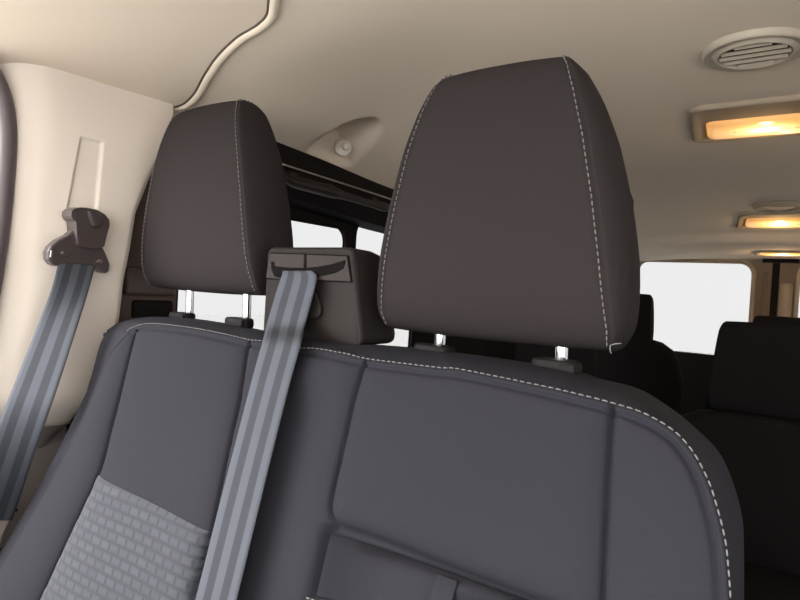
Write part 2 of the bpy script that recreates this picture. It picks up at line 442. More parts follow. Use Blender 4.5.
# front door opening: rubber seal along its rear edge and the door frame beyond
seal = smooth_pts([at(px, py, X=-.97) for px, py in ((-60, 30), (-30, 46), (-12, 66), (1, 92), (7, 122), (7, 155), (3, 205), (-4, 260), (-16, 330), (-32, 430), (-50, 540))], 90)
struct('trim_9', tube(seal, .0125, 14), M['seal'])
seal2 = seal + A([-.03, -.018, 0])
struct('trim_10', tube(seal2, .016, 12), M['dark2'])
struct('door_3', box((-1.02, -.09, .30), (.08, .84, .60)), M['dark2'], smooth=False)
struct('door_4', box((.84, -.33, .39), (.08, .42, .78)), M['dark2'], smooth=False)

# ------------------------------------------------------------------ front bench seat
REC = math.radians(14)
O0 = A([0, .478, .965]); DV = A([0, -math.sin(REC), -math.cos(REC)]); NW = A([0, -math.cos(REC), math.sin(REC)])
def sp(u, v, w=0): return A([u, O0[1], O0[2]]) + v * DV + w * NW
def spn(uvw):
    uvw = np.asarray(uvw, float)
    return np.c_[uvw[:, 0], np.full(len(uvw), O0[1]), np.full(len(uvw), O0[2])] + uvw[:, 1:2] * DV + uvw[:, 2:3] * NW
def suv(px, py, w=0.0):
    p = at_plane(px, py, O0 + w * NW, NW); return A([p[0], (p - O0).dot(DV)])
def sline(pts, w=0.0, n=200): return smooth_pts([suv(px, py, w) for px, py in pts], n)
# seams seen on the front face
Ltop = [(128, 332), (132, 329), (150, 324.5), (187, 328), (225, 335), (250, 341), (262, 342), (302, 349), (315, 349.5), (345, 354.5), (365, 359.5), (390, 363), (440, 369), (460, 370.5), (541, 387), (580, 396), (611, 404), (640, 413), (662, 424)]
Lright = [(662, 424), (677, 435), (691, 451), (700, 466), (709, 485), (715, 504), (722, 530), (726, 554), (729.5, 600), (731, 640), (732, 690)]
Lleft = [(128, 332), (112, 350), (103, 368), (82, 418), (50, 482), (10, 551), (-25, 612), (-70, 690)]
Sleft = [(115, 340), (100, 360), (94, 380), (72, 426), (40, 488), (0, 554), (-35, 612), (-84, 690)]
Stop = [(115, 340), (132, 327), (150, 321), (167, 319), (200, 320), (230, 324), (262, 330), (300, 337), (345, 343.5), (400, 347), (440, 351), (500, 358.5), (555, 367), (585, 373), (601, 379), (640, 389), (677, 412)]
Sright = [(677, 412), (711, 443), (722, 459), (730, 477), (737, 499), (742, 523), (743, 560), (743, 600), (743, 640), (742, 690)]
NU, NVV = 420, 250
WB = -.130
top = sline(Ltop, 0, NU); lef = sline(Lleft, 0, NVV); rig = sline(Lright, 0, NVV)
vb = .56
def wing(pts, dw0, dw1, n=200):
    out = []
    for px, py in pts:
        w = 0.0
        for _ in range(30):
            q = suv(px, py, w); t_ = np.clip(q[1] / .56, 0, 1.1); w = .012 * t_ + dw0 + (dw1 - dw0) * min(1, t_ * 12)
        out.append([q[0], q[1], w])
    return smooth_pts(out, n)
def cutv(c):  # extend/crop a side so that it ends at v = vb
    k = np.searchsorted(c[:, 1], vb) if c[-1, 1] > vb else None
    if k: c = c[:k + 1]
    else: c = np.vstack([c, [c[-1, 0], vb, *c[-1, 2:]]])
    return resample(c, NVV)
lef3 = cutv(wing(Lleft, 0, 0, NVV)); lef = lef3[:, :2]; rig = cutv(rig)
s = np.linspace(0, 1, NU)[None, :, None]; t = np.linspace(0, 1, NVV)[:, None, None]
bot = (lef[-1] * (1 - s[0]) + rig[-1] * s[0])
UV = (1 - t) * top[None] + t * bot[None] + (1 - s) * lef[:, None] + s * rig[:, None] - ((1 - s) * (1 - t) * top[0] + s * (1 - t) * top[-1] + (1 - s) * t * bot[0] + s * t * bot[-1])
PUV = UV.reshape(-1, 2)
seams = {
 'a': [(137, 331), (130, 358), (121, 395), (112, 430), (100, 474), (74, 531), (42, 600), (10, 665)],
 'b': [(250, 341), (246, 365), (240, 400), (228, 450), (211, 531), (192, 600), (175, 665)],
 'c': [(366, 360), (361, 378), (354, 402), (344, 445), (333, 492), (331, 512), (337, 526)],
 'e': [(337, 526), (380, 541), (450, 570), (540, 604), (620, 636), (700, 665)],
 'f': [(613, 405), (612, 418), (608, 480), (604, 560), (602, 625)],
 'g': [(337, 526), (326, 533), (320, 560), (311, 600), (296, 665)],
}
SL = {k: sline(v, 0, 80) for k, v in seams.items()}
bound = np.vstack([lef[::-1], top, rig])
dS = {k: seg_dist(PUV, v) for k, v in SL.items()}
dB = seg_dist(PUV, bound[::3])
dmin = np.minimum.reduce([dB] + [dS[k] for k in 'abcefg'])
# gentle padding between the seams, creases at the seams
W = .008 * (1 - np.exp(-dmin / .011)) - .0055 * np.exp(-(np.minimum.reduce([dS[k] for k in 'abcf']) / .0017) ** 2) - .0040 * np.exp(-((dB - .0062) / .0022) ** 2)
# gap above the fold-down tray
W -= .003 * np.exp(-(np.minimum(dS['e'], dS['g']) / .005) ** 2)
tray_in = inside(PUV, np.vstack([SL['g'][::-1], SL['e'], [(SL['e'][-1, 0], .9), (SL['g'][-1, 0], .9)]]))
dT = np.minimum(dS['e'], dS['g'])
bT = sstep((np.where(tray_in, dT, -dT) + .003) / .007)
W = W * (1 - bT) - .008 * bT
# padded wings and the two seat hollows
uL, uR = PUV[:, 0].min(), PUV[:, 0].max()
def hump(c, wd): return np.exp(-((PUV[:, 0] - c) / wd) ** 2)
vfade = sstep(PUV[:, 1] / .12)
cx1 = suv(175, 470)[0]; cx2 = suv(480, 480)[0]; cm = suv(285, 480)[0]
W += vfade * (-.006 * hump(cx1, .09) - .006 * hump(cx2, .11))
dL = seg_dist(PUV, lef); wpoly = np.vstack([lef, SL['a'][::-1]])
wing_in = inside(PUV, wpoly) | (dL < .003)
wl_v = np.interp(PUV[:, 1], lef3[:, 1], lef3[:, 2])
wf = dS['a'] / (dS['a'] + dL + 1e-9)
W += np.where(wing_in, wl_v * sstep(wf) + .004 * np.sin(math.pi * np.clip(wf, 0, 1) ** .8) * sstep(PUV[:, 1] / .15), 0)
vall = .010 * hump(cm, .035) * sstep(PUV[:, 1] / .06)
W -= vall
front = spn(np.c_[PUV, W])
def Wat(u, v):  # height of the nearest front point
    k = np.argmin((PUV[:, 0] - u) ** 2 + (PUV[:, 1] - v) ** 2); return W[k]
# roll from the front seam back over the shoulder
St = sline(Stop, WB, NU); Sl3 = cutv(wing(Sleft, WB, -.022, NVV)); Sl = Sl3[:, :2]; Sr = cutv(sline(Sright, WB, NVV))
bd_in = np.vstack([lef[::-1], top[1:], rig[1:]]); bd_out = np.vstack([Sl[::-1], St[1:], Sr[1:]])
nb = len(bd_in); rings = []
wi = np.r_[lef3[::-1, 2], np.zeros(nb - NVV)]; wo = np.r_[Sl3[::-1, 2], np.full(nb - NVV, WB)]
kern = np.ones(9) / 9
for c in range(2): bd_out[4:-4, c] = np.convolve(bd_out[:, c], kern, 'valid')
for r in np.linspace(0, 1, 12)[1:]:
    f, g = .55 * math.sin(math.pi / 2 * r) + .45 * r, .55 * (1 - math.cos(math.pi / 2 * r)) + .45 * r
    rings.append(np.c_[bd_in + (bd_out - bd_in) * f, wi + (wo - wi) * g])
cen = A([bd_out[:, 0].mean(), .3])
for w, k in ((.35, .0), (.66, .004), (.88, .012), (1, .03)):
    q = bd_out + (cen - bd_out) * A([k * 1.0, k * .6]); rings.append(np.c_[q, wo * (1 - w) - .175 * w])
rv = spn(np.vstack(rings))
idx_in = [j * NU for j in range(NVV - 1, -1, -1)] + list(range(1, NU)) + [j * NU + NU - 1 for j in range(1, NVV)]
Fc = grid_faces(NU, NVV); base = len(front)
for i in range(nb - 1): Fc.append([idx_in[i + 1], idx_in[i], base + i, base + i + 1])
for j in range(len(rings) - 1):
    for i in range(nb - 1):
        a = base + j * nb + i; Fc.append([a + 1, a, a + nb, a + nb + 1])
last = base + (len(rings) - 1) * nb
back_c = spn([[cen[0], vb, -.175]])
allv = np.vstack([front, rv, back_c]); ci = len(allv) - 1
for i in range(nb - 1): Fc.append([last + i + 1, last + i, ci])

bench = thing('bench_seat', 'dark grey fabric double passenger bench seat with two headrests in the foreground', 'seat', (-.45, .42, 0))
backrest = obj('backrest', (allv, Fc), M['fabric'], bench)
# stitched seam along the top and right edge of the front face
stl = np.vstack([bd_in[NVV - 1:NVV + NU - 1], rig[1:]])
stn = np.c_[stl, np.zeros(len(stl))]
off = A([.0, -.0035, -.0012])
P = spn(np.c_[stl[:, 0], stl[:, 1], np.zeros(len(stl))])
tt = np.gradient(stl, axis=0); nn = np.c_[tt[:, 1], -tt[:, 0]]; nn /= np.linalg.norm(nn, axis=1)[:, None]
P = spn(np.c_[stl + nn * .0008, np.full(len(stl), .0004)])
NN = np.repeat((NW + A([0, 0, .35]))[None], len(P), 0)
st = obj('stitching', dashes(P, NN, .0064, .0046, .00068, .0010), M['thread'], backrest)
st['label'] = 'pale grey stitching along the top seam'
# woven insert on the outer seat
def patch(pl, pr, n=60, m=50, lift=.0025, edge=.006, puff=.003):
    """quad patch between a left and a right pixel polyline that follows the backrest"""
    Lp = sline(pl, 0, m); Rp = sline(pr, 0, m)
    ss = np.linspace(0, 1, n)[None, :, None]
    G = Lp[:, None] * (1 - ss) + Rp[:, None] * ss
    g = G.reshape(-1, 2)
    bl = np.vstack([Lp[::-1], G[0], Rp, G[-1][::-1], Lp[-1:]])
    d = seg_dist(g, bl)
    w = A([Wat(*p) for p in g])
    return g, w, d
g, w, d = patch([(100.5, 475), (88, 502), (74, 532), (42, 600), (8, 668)], [(210.5, 532), (203, 558), (192, 600), (183, 632), (172, 672)], 120, 120)
pv = spn(np.c_[g, w + .0008 + .004 * (1 - np.exp(-d / .005))])
ins_o = obj('woven_insert', (pv, grid_faces(120, 120)), M['weave'], backrest, uv=g)
ins_o['label'] = 'lighter grey woven checked fabric insert'
# fold-down tray in the middle seat back, with a pull strap
g, w, d = patch([(330, 531.5), (324, 556), (314, 600), (299, 668)], [(575, 620.5), (592, 632), (598, 655), (602, 690)], 160, 110)
tv = spn(np.c_[g, -.006 + .0135 * (1 - np.exp(-(d / .0035)))])
tray = obj('fold_down_tray', (tv, grid_faces(120, 70)), M['fabric'], backrest)
sa = [suv(440, 573), suv(438, 590), suv(434, 640)]; sb = [suv(460, 580), suv(459, 598), suv(456, 648)]
rows = []
for k, (a, b) in enumerate(zip(sa, sb)):
    for q in np.linspace(0, 1, 6): rows.append([*(a * (1 - q) + b * q), (.004, .0125, .012)[k]])
strap = obj('pull_strap', (spn(rows), grid_faces(6, 3)), M['rear_fabric'], tray); mod_solid(strap, .0025, 1); mod_bevel(strap, .001, 2)
strap.data.materials[0] = M['fabric']
tp = spn([[*suv(x, y), .0085] for x, y in ((313, 596), (322, 599), (332, 602), (344, 606))])
o = obj('stitching', dashes(resample(tp, 40), np.repeat(NW[None], 40, 0), .0064, .0046, .0009, .0012), M['thread'], tray)

# seat cushion and base (below the picture)
cu = obj('cushion', box((-.44, .19, .36), (.78, .46, .14)), M['fabric'], bench); mod_bevel(cu, .05, 4)
ba = obj('base', box((-.44, .24, .145), (.70, .36, .29)), M['black'], bench, smooth=False)
# belt guide housing between the headrests
gf = {k: at(*p, Y=.548) for k, p in dict(bl=(261, 346), tl=(267, 247), tr=(353, 247), br=(363, 346)).items()}
def ring(y, dx, dzt, r, zb=0):
    tl, tr, bl, br = [A([gf[k][0], gf[k][2]]) for k in ('tl', 'tr', 'bl', 'br')]
    tl = tl + A([dx, -dzt]); tr = tr + A([-dx, -dzt]); bl = bl + A([dx, zb]); br = br + A([-dx, zb])
    pts = []
    for c, p, n in ((br, bl, tr), (tr, br, tl), (tl, tr, bl), (bl, tl, br)):
        a = c + nrm(p - c) * r; b = c + nrm(n - c) * r
        for q in np.linspace(0, 1, 7): pts.append((1 - q) ** 2 * a + 2 * q * (1 - q) * c + q * q * b)
    return A([(p[0], y, p[1]) for p in pts])
rings = [ring(.5500, .010, .010, .004), ring(.5485, .006, .006, .006), ring(.5480, .004, .004, .008), ring(.5495, .0015, .0015, .010), ring(.553, 0, 0, .011), ring(.59, -.001, .001, .011), ring(.608, .0, .004, .012), ring(.622, .004, .012, .014), ring(.630, .014, .022, .014)]
gv = np.vstack(rings); m = len(rings[0])
gfaces = [q[::-1] for q in grid_faces(m, len(rings), True)] + [list(range(m)), list(range((len(rings) - 1) * m, len(rings) * m))[::-1]]
hous = fixn(obj('belt_guide', (gv, gfaces), M['guide'], bench)); hous['label'] = 'dark grey plastic shoulder belt guide between the headrests'
def gp(px, py, y=.5478): return at(px, py, Y=y)
def gplate(pts, y0, y1): return plate([tuple(at(px, py, Y=.548)[[0, 2]]) for px, py in pts], [], lambda x, z: (x, y0, z), (0, y1 - y0, 0))
# recessed front inlay: two raised tabs above and below a curved slot
def qplate(name, pts, y0, y1, m_, par, bev=.0012):
    o = fixn(obj(name, gplate(pts, y0, y1), m_, par, smooth=False)); mod_bevel(o, bev, 2); return o
inl = qplate('inlay_rim', [(270, 252.4), (349, 255.4), (352.6, 282.4), (266.3, 279)], .5468, .550, M['recess_shade'], hous)
qplate('inlay_tab', [(271, 253.5), (305.5, 254.5), (305, 268.2), (290, 268), (276, 266.5), (275.5, 262), (272.2, 262), (273, 270), (276, 276.5), (282, 278), (283, 279.5), (267.2, 278)], .5454, .549, M['tab'], hous)
qplate('inlay_tab', [(308, 254.7), (348, 256.5), (351.9, 281.7), (318, 280), (318, 276.5), (327, 275.5), (337, 273), (345, 268.5), (347, 261), (343.5, 261.5), (333, 264.8), (320, 267), (308, 268.2)], .5454, .549, M['tab'], hous)
slot_pts = [(272.5, 262), (275.5, 262), (276.5, 266.5), (290, 268), (305, 268), (320, 266.7), (333, 264.3), (346, 260.3), (345.5, 268), (337, 273), (327, 275.5), (310, 277), (282, 277.5), (275.5, 276), (273.5, 270)]
qplate('slot', slot_pts, 0.5450, .5475, M['recess_shade'], hous, .0004)  # solid plate, coloured dark for the shade within the slot
lump = qplate('belt_ramp', [(312, 288), (318, 294), (322, 307), (322, 314), (318, 318.5), (306, 318.5), (300, 300)], .5452, .549, M['guide'], hous, .003)

# ------------------------------------------------------------------ headrests
def prof(th, H=.252, D=.092):
    """side outline: front nearly flat, soft top; returns depth behind the front plane and height"""
    c, s_ = np.cos(th), np.sin(th)
    e = 2 / 3.4
    y = np.sign(c) * np.abs(c) ** e; h = np.sign(s_) * np.abs(s_) ** e
    hh = .5 + .5 * h
    dep = D * (1 - .26 * hh ** 2)                  # thinner towards the top
    return .5 * dep - .5 * dep * y + .012 * (hh) ** 2, hh * H   # y=+1 is the front
def halfw(h, H=.252, wb=.1215, wt=.079):
    if wt > .1: return np.interp(np.clip(h / H, 0, 1), [0, .06, .5, .9, .97, 1], [wb * .96, wb, (wb + wt) / 2, wt, wt * .96, wt * .90])
    k = np.clip(h / H, 0, 1)
    return np.interp(k, [0, .08, .3, .5, .7, .85, .95, 1.0], [wb * .985, wb, wb * .935, wb * .86, wb * .765, wb * .668, wt * .96, wt * .84])
def headrest_mesh(nth=120, nx=40, ng=14, wscale=1.0, bulge=.026, crown=.006, H=.252, wb=.1215, wt=.079):
    th = np.linspace(0, 2 * math.pi, nth, endpoint=False)
    y, h = prof(th, H); hw = halfw(h, H, wb, wt) * wscale
    V = []; Fc = []
    xs_ = np.linspace(-1, 1, nx)
    front = np.clip(np.cos(th), 0, 1) ** .6
    yc, hc = .5 * (y.min() + y.max()), H * .5
    for i, x in enumerate(xs_):
        cr = crown * (1 - abs(x) ** 2.2)
        sx = 1 + cr / .06 * (.3 + .7 * 1)
        py = yc + (y - yc) * (1 + cr * 6); ph = hc + (h - hc) * (1 + cr * 3.0)
        # panel edge dips into the seam
        e = .0022 * math.exp(-((1 - abs(x)) * .11 / .003) ** 2)
        py = py - e * (yc - py) / .05 * -1 * 0 + e * np.cos(th)
        V.append(np.c_[x * hw, py, ph])
    for i in range(nx - 1):
        for j in range(nth):
            a = i * nth + j; b = i * nth + (j + 1) % nth; Fc.append([a, a + nth, b + nth, b])
    n0 = nx * nth
    for side in (-1, 1):
        start = len(np.vstack(V)); edge = 0 if side < 0 else (nx - 1) * nth
        prev = [edge + j for j in range(nth)]
        ks = np.cos(np.linspace(0, math.pi / 2, ng + 1))[1:]
        for k in ks[:-1]:
            py = yc + (y - yc) * k; ph = hc + (h - hc) * k
            # just outside the seam the gusset dips, then swells
            ww = np.interp(ph, np.linspace(0, H, 40), halfw(np.linspace(0, H, 40), H, wb, wt) * wscale)
            bl = bulge * (1 - k ** 2) ** .62 * (.75 + .25 * np.clip(1 - ph / H, 0, 1))
            V.append(np.c_[side * (ww * (1 - (1 - k) * .0) + bl), py, ph])
            cur = [len(np.vstack(V)) - nth + j for j in range(nth)]
            for j in range(nth):
                q = [prev[j], prev[(j + 1) % nth], cur[(j + 1) % nth], cur[j]]
                Fc.append(q if side < 0 else q[::-1])
            prev = cur
        ww = float(halfw(A(hc), H, wb, wt)) * wscale
        V.append(A([[side * (ww + bulge), yc, hc]])); ci = len(np.vstack(V)) - 1
        for j in range(nth):
            q = [prev[j], prev[(j + 1) % nth], ci]; Fc.append(q if side < 0 else q[::-1])
    V = np.vstack(V)
    # seam lines for the stitches, a little inside the panel edge
    k = (np.cos(th) > -.2) | (np.sin(th) > .55)
    seam = {}
    for side in (-1, 1):
        sel = [j for j in range(nth) if (math.sin(th[j]) > -.93 and not (math.cos(th[j]) < -.1 and math.sin(th[j]) < .6))]
        sel = sorted(sel, key=lambda j: (th[j] + math.pi * .7) % (2 * math.pi))
        pts = A([[side * (hw[j] - .0042), y[j] , h[j]] for j in sel]); pts[:, 1] = yc + (pts[:, 1] - yc) * (1 + crown * .35 * 0); 
        nr = A([nrm([side * .25, -abs(math.cos(th[j])) ** .6 * math.copysign(1, math.cos(th[j])), math.copysign(abs(math.sin(th[j])) ** .9, math.sin(th[j]))]) for j in sel])
        seam[side] = (pts, nr)
    return V, Fc, seam
def Rx(a): c, s_ = math.cos(a), math.sin(a); return A([[1, 0, 0], [0, c, -s_], [0, s_, c]])
def Ry(a): c, s_ = math.cos(a), math.sin(a); return A([[c, 0, s_], [0, 1, 0], [-s_, 0, c]])
def Rz(a): c, s_ = math.cos(a), math.sin(a); return A([[c, -s_, 0], [s_, c, 0], [0, 0, 1]])
def build_headrest(loc, lean, yaw, roll, wscale, parent, m_, H, post_tops, stitch=True, bulge=.026, wb=.1215, wt=.079):
    V, Fc, seam = headrest_mesh(wscale=wscale, H=H, bulge=bulge, wb=wb, wt=wt)
    T = Rz(yaw) @ Ry(roll) @ Rx(lean); X = lambda p: np.asarray(p) @ T.T + A(loc)
    hr = obj('headrest', (X(V), Fc), m_, parent, origin=loc); fixn(hr)
    if stitch:
        for p, n in seam.values():
            o = obj('stitching', dashes(X(p), n @ T.T, .0066, .0046, .0007, .0016), M['thread'], hr); o['label'] = 'pale grey stitching along the edge seam'
    for a in post_tops:
        b = A(a); up = T @ A([0, 0, 1.0]); mid = b + up * .07
        p = obj('post', tube(resample([b - A([0, 0, .03]), b, mid], 8), .0062, 16), M['chrome'], hr); p['label'] = 'chrome headrest post'
    return hr, X, seam
def collar(px, py, w, hgt, y, parent):
    c = at(px, py, Y=y); L = w
    pts = rrect(-L / 2, L / 2, -.013, .013, .0125, 8)
    V = []; zz = [(-.012, .8), (-.004, .9), (.0, .97), (.003, 1), (hgt - .005, 1), (hgt - .002, .97), (hgt - .0005, .91), (hgt, .80)]
    for z, k in zz:
        for a, b in pts: V.append((c[0] + a * k, c[1] + b * k, c[2] + z))
    n = len(pts)
    o = fixn(obj('post_collar', (A(V), grid_faces(n, len(zz), True) + [list(range(n))[::-1], list(range((len(zz) - 1) * n, len(zz) * n))]), M['collar'], parent))
    b2 = obj('release_button', box(c + A([L * .30, -.0125, hgt * .5]), (L * .30, .004, hgt * .62)), M['collar'], o, smooth=False); mod_bevel(b2, .0012, 2)
    return c
YCOL = .567
cR1 = collar(433.5, 358, .049, .0150, YCOL, bench); cR2 = collar(556, 374.5, .049, .0150, YCOL, bench)
cL1 = collar(182, 320.5, .047, .0125, YCOL, bench); cL2 = collar(239, 326.5, .047, .0125, YCOL, bench)
up = A([0, .013, .013])
HR, XRt, seamR = build_headrest((-.272, .545, 1.001), math.radians(2), 0, 0, 1.0, bench, M['fabric_head'], 0.287, [cR1 + up, cR2 + up], bulge=.023, wb=.131, wt=.080)
HL, XLt, seamL = build_headrest((-.747, .545, 1.028), math.radians(2), 0, 0, 1.0, bench, M['fabric_head'], .279, [cL1 + up, cL2 + up], bulge=.014, wb=.129, wt=.080)

for dx_, dz_ in ((.010, .003), (.002, -.007)):
    a_ = at(610, 345.5, Y=.548); obj('thread_end', tube([a_, a_ + A([dx_ * .5, -.002, dz_ * .7]), a_ + A([dx_, -.001, dz_])], .0006, 6), M['thread'], HR)
# ------------------------------------------------------------------ seat belts
def ribbon(rowsL, rowsR, n=140, nx=12):
    Lc = smooth_pts(rowsL, n); Rc = smooth_pts(rowsR, n)
    q = np.linspace(0, 1, nx)[None, :, None]
    V = (Lc[:, None] * (1 - q) + Rc[:, None] * q).reshape(-1, 3)
    ln = np.r_[0, np.cumsum(np.linalg.norm(np.diff(Lc, axis=0), axis=1))]
    uv = np.stack(np.broadcast_arrays(q[0, :, 0][None], (ln / .055)[:, None]), -1).reshape(-1, 2)
    return V, grid_faces(nx, n), uv
def sp3(px, py, w): return at_plane(px, py, O0 + w * NW, NW)
cb = thing('seat_belt', 'grey striped centre seat belt hanging from the belt guide between the headrests', 'seat belt', sp3(260, 420, .02))
rl_ = [at(283, 271, Y=.5438), at(282, 276, Y=.5405), at(277, 291, Y=.535), at(267, 325, Y=.527), sp3(262.5, 343, .016), sp3(252, 381, .019), sp3(233, 454, .022), sp3(216, 520, .022), sp3(196, 600, .022), sp3(177, 676, .022)]
rr_ = [at(312, 271, Y=.5438), at(316.5, 276, Y=.5405), at(314, 291, Y=.535), at(305, 325, Y=.527), sp3(301, 343, .016), sp3(290.5, 381, .019), sp3(272, 454, .022), sp3(256, 520, .022), sp3(236.5, 600, .022), sp3(218, 676, .022)]
V, Fc, uv = ribbon(rl_, rr_)
wb_ = obj('webbing', (V, Fc), M['belt'], cb, uv=uv); mod_solid(wb_, .0014, 0)

sb_ = thing('seat_belt', 'grey striped seat belt running down the beige door pillar on the left', 'seat belt', at(75, 250, X=-.905))
XB = -.907
rl_ = [at(62, 252, X=XB), at(58.5, 263, X=XB + .004), at(51, 290, X=XB + .006), at(36, 330, X=XB + .006), at(16, 380, X=XB + .006), at(0, 421, X=XB + .006), at(-28, 500, X=XB - .03), at(-36, 520, X=XB - .052)]
rr_ = [at(97, 256, X=XB), at(94.5, 268, X=XB + .006), at(87, 296, X=XB + .026), at(76, 330, X=XB + .05), at(60, 380, X=XB + .06), at(46, 421, X=XB + .05), at(19, 500, X=XB - .03), at(12, 520, X=XB - .052)]
V, Fc, uv = ribbon(rl_, rr_)
o = obj('webbing', (V, Fc), M['belt'], sb_, uv=uv); mod_solid(o, .0014, 0)
XD = -.913
def dplate(pts, x0, x1, holes=()):
    f = lambda P: [tuple(at(px, py, X=XD)[1:]) for px, py in P]
    return plate(f(pts), [f(h) for h in holes], lambda y, z: (x0, y, z), (x1 - x0, 0, 0))
loop = [(71, 229), (64, 235), (54, 240), (47, 246), (44, 252), (44.5, 259), (48, 264), (53, 266.5), (60, 263.5), (76, 264.5), (93, 267.5), (97, 272), (102, 273.5), (105.5, 271), (106, 264), (103.5, 257), (99, 247), (97, 240)]
hole = [(66, 241.5), (55, 246.5), (51, 252), (54, 256.5), (75, 257), (95, 261), (99, 259.5), (97, 252), (93, 247), (76, 243)]
an = fixn(obj('belt_loop', dplate(loop, XD - .006, XD + .012), M['belt_cap'], sb_, smooth=False)); mod_bevel(an, .004, 3)
cap = [(64.5, 211.5), (68, 208.8), (74, 207.6), (81, 208.2), (90, 210), (98, 214.5), (102.5, 220), (102.8, 226), (100.5, 234), (97.5, 246.5), (90, 249), (80, 248), (71.5, 245), (70, 236), (69.4, 227), (69, 221.5), (66, 219.5), (64.3, 216)]
cp = fixn(obj('anchor_cover', dplate(cap, XD - .008, XD + .020), M['belt_cap'], sb_, smooth=False)); mod_bevel(cp, .006, 4)
btn = [(79, 210), (90, 212), (96, 217), (95, 224), (92, 228), (84, 227), (82, 221)]
bt = fixn(obj('height_button', dplate(btn, XD + .010, XD + .025), M['belt_cap'], cp, smooth=False)); mod_bevel(bt, .004, 3)
for pts in ([(56, 253), (58, 251), (64.5, 255), (62.5, 257)], [(91, 262), (95, 259), (99, 260), (98, 263)], [(45.5, 257), (46.5, 250), (48, 250), (48, 258)]):  # added metal plates stand in for highlights on the loop
    o = fixn(obj('glint_plate', dplate(pts, XD + .004, XD + .0135), M['metalstrip'], an, smooth=False)); mod_bevel(o, .001, 2)
# dark belt entry at the foot of the pillar
bg = thing('belt_outlet', 'dark plastic belt outlet low on the pillar beside the seat edge', 'belt outlet', at(5, 520, X=-.965))
f = lambda P: [tuple(at(px, py, X=-.965)[1:]) for px, py in P]
o = fixn(obj('outlet_rim', plate(f([(-45, 503), (12, 506), (15, 510), (13, 516), (6, 530), (-5, 560), (-50, 560)]), [], lambda y, z: (-.990, y, z), (.026, 0, 0)), M['lower'], bg, smooth=False)); mod_bevel(o, .004, 3)
o = fixn(obj('outlet_slot', plate(f([(-42, 506), (16, 508), (17, 511), (-42, 511)]), [], lambda y, z: (-.970, y, z), (.008, 0, 0)), M['black'], bg, smooth=False))

# ------------------------------------------------------------------ ceiling fittings
def cz(x, y): return float(ceil_base(x, y))
# round air vent
vc = A([XC + .004, 1.05, 1.45]); vent = thing('air_vent', 'round beige louvred air vent in the ceiling', 'air vent', vc)
def disc_ring(c, prof_, n=64, sx=1, sy=1):
    V = []
    for r, z in prof_:
        for k in range(n):
            a = 2 * math.pi * k / n; V.append((c[0] + r * sx * math.cos(a), c[1] + r * sy * math.sin(a), c[2] + z))
    return A(V), grid_faces(n, len(prof_), True)
R0 = .0735
o = fixn(obj('bezel', disc_ring(vc, [(R0, .004), (R0, -.005), (R0 - .002, -.009), (R0 - .005, -.0105), (R0 - .014, -.007), (R0 - .017, -.008), (R0 - .019, -.012), (R0 - .022, -.013), (R0 - .024, -.011), (R0 - .025, .004)]), M['vent'], vent))
o = fixn(obj('cavity_shade', disc_ring(vc, [(R0 - .0275, -.0012), (.0001, -.0012)]), M['recess_shade'], vent))  # flat disc, its black stands for the shade behind the slats
vt = bpy.data.objects['cavity_shade']
for k, yy in enumerate(np.linspace(-.039, .039, 5)):
    hw = math.sqrt(max(0, (R0 - .029) ** 2 - yy * yy)) + .003
    ang = math.radians(38)
    n = 13; V = []
    for q in np.linspace(-1, 1, n):
        for a, b in ((-.0034, 0), (.0034, 0), (.0034, .0016), (-.0034, .0016)):
            V.append((vc[0] + q * hw, vc[1] + yy + a * math.cos(ang) - b * math.sin(ang), vc[2] - .0075 - a * math.sin(ang) * .8 - b * math.cos(ang) - .002))
    s_ = fixn(obj('slat', (A(V), grid_faces(4, n, True) + [[0, 1, 2, 3], [4 * n - 1, 4 * n - 2, 4 * n - 3, 4 * n - 4]]), M['vent'], vent, smooth=False))

def lamp(cx, y0, y1, ly0, ly1, hw, lhw, label, drop=.014, m_lens=None, power=0):
    z0, z1 = cz(cx, y0), cz(cx, y1); cy = (y0 + y1) / 2
    zf = lambda y: z0 + (z1 - z0) * (y - y0) / (y1 - y0)
    L = thing('ceiling_lamp', label, 'lamp', (cx, cy, zf(cy)), 'interior roof lamps')
    r = min(.03, (y1 - y0) * .3)
    def loop(k, dr): return [(cx + x * (1 + .22 * (y - cy) / (y1 - y0)), y, zf(y) + dr) for x, y in rrect(-hw + k, hw - k, y0 + k, y1 - k, max(.003, r - k * .5), 8)]
    def lloop(k, dr): return [(cx + x * (1 + .22 * (y - cy) / (y1 - y0)), y, zf(y) + dr) for x, y in rrect(-lhw + k, lhw - k, ly0 + k, ly1 - k, min(.02, (ly1 - ly0) * .35), 8)]
    rings = [loop(0, .006), loop(0, -.004), loop(.0015, -.008), loop(.005, -.010), loop(.010, -.0095), loop(.016, -.006), lloop(-.004, -.004), lloop(0, -.003), lloop(.001, .004)]
    n = len(rings[0])
    fixn(obj('bezel', (A(rings).reshape(-1, 3), grid_faces(n, len(rings), True)), M['lampplastic'], L))
    lr = [lloop(.0005, .002), lloop(.001, -.004), lloop(.006, -.010), lloop(.014, -.0125), lloop((ly1 - ly0) * .42, -.0135)]
    o = obj('lens', (A(lr).reshape(-1, 3), grid_faces(n, len(lr), True) + [list(range((len(lr) - 1) * n, len(lr) * n))]), m_lens, L, origin=(cx, (ly0 + ly1) / 2, zf((ly0 + ly1) / 2) - .012)); fixn(o)
    o['label'] = 'lit warm lens'
    if power:
        ld = bpy.data.lights.new('lamp_light', 'POINT'); ld.shadow_soft_size = .012; ld.energy = power; ld.color = (1, .68, .36)
        lo_ = bpy.data.objects.new('lamp_light', ld); COL.objects.link(lo_); lo_.parent = L
        lo_.location = (0, (ly0 + ly1) / 2 - cy, zf((ly0 + ly1) / 2) - zf(cy) - .05)
    return L
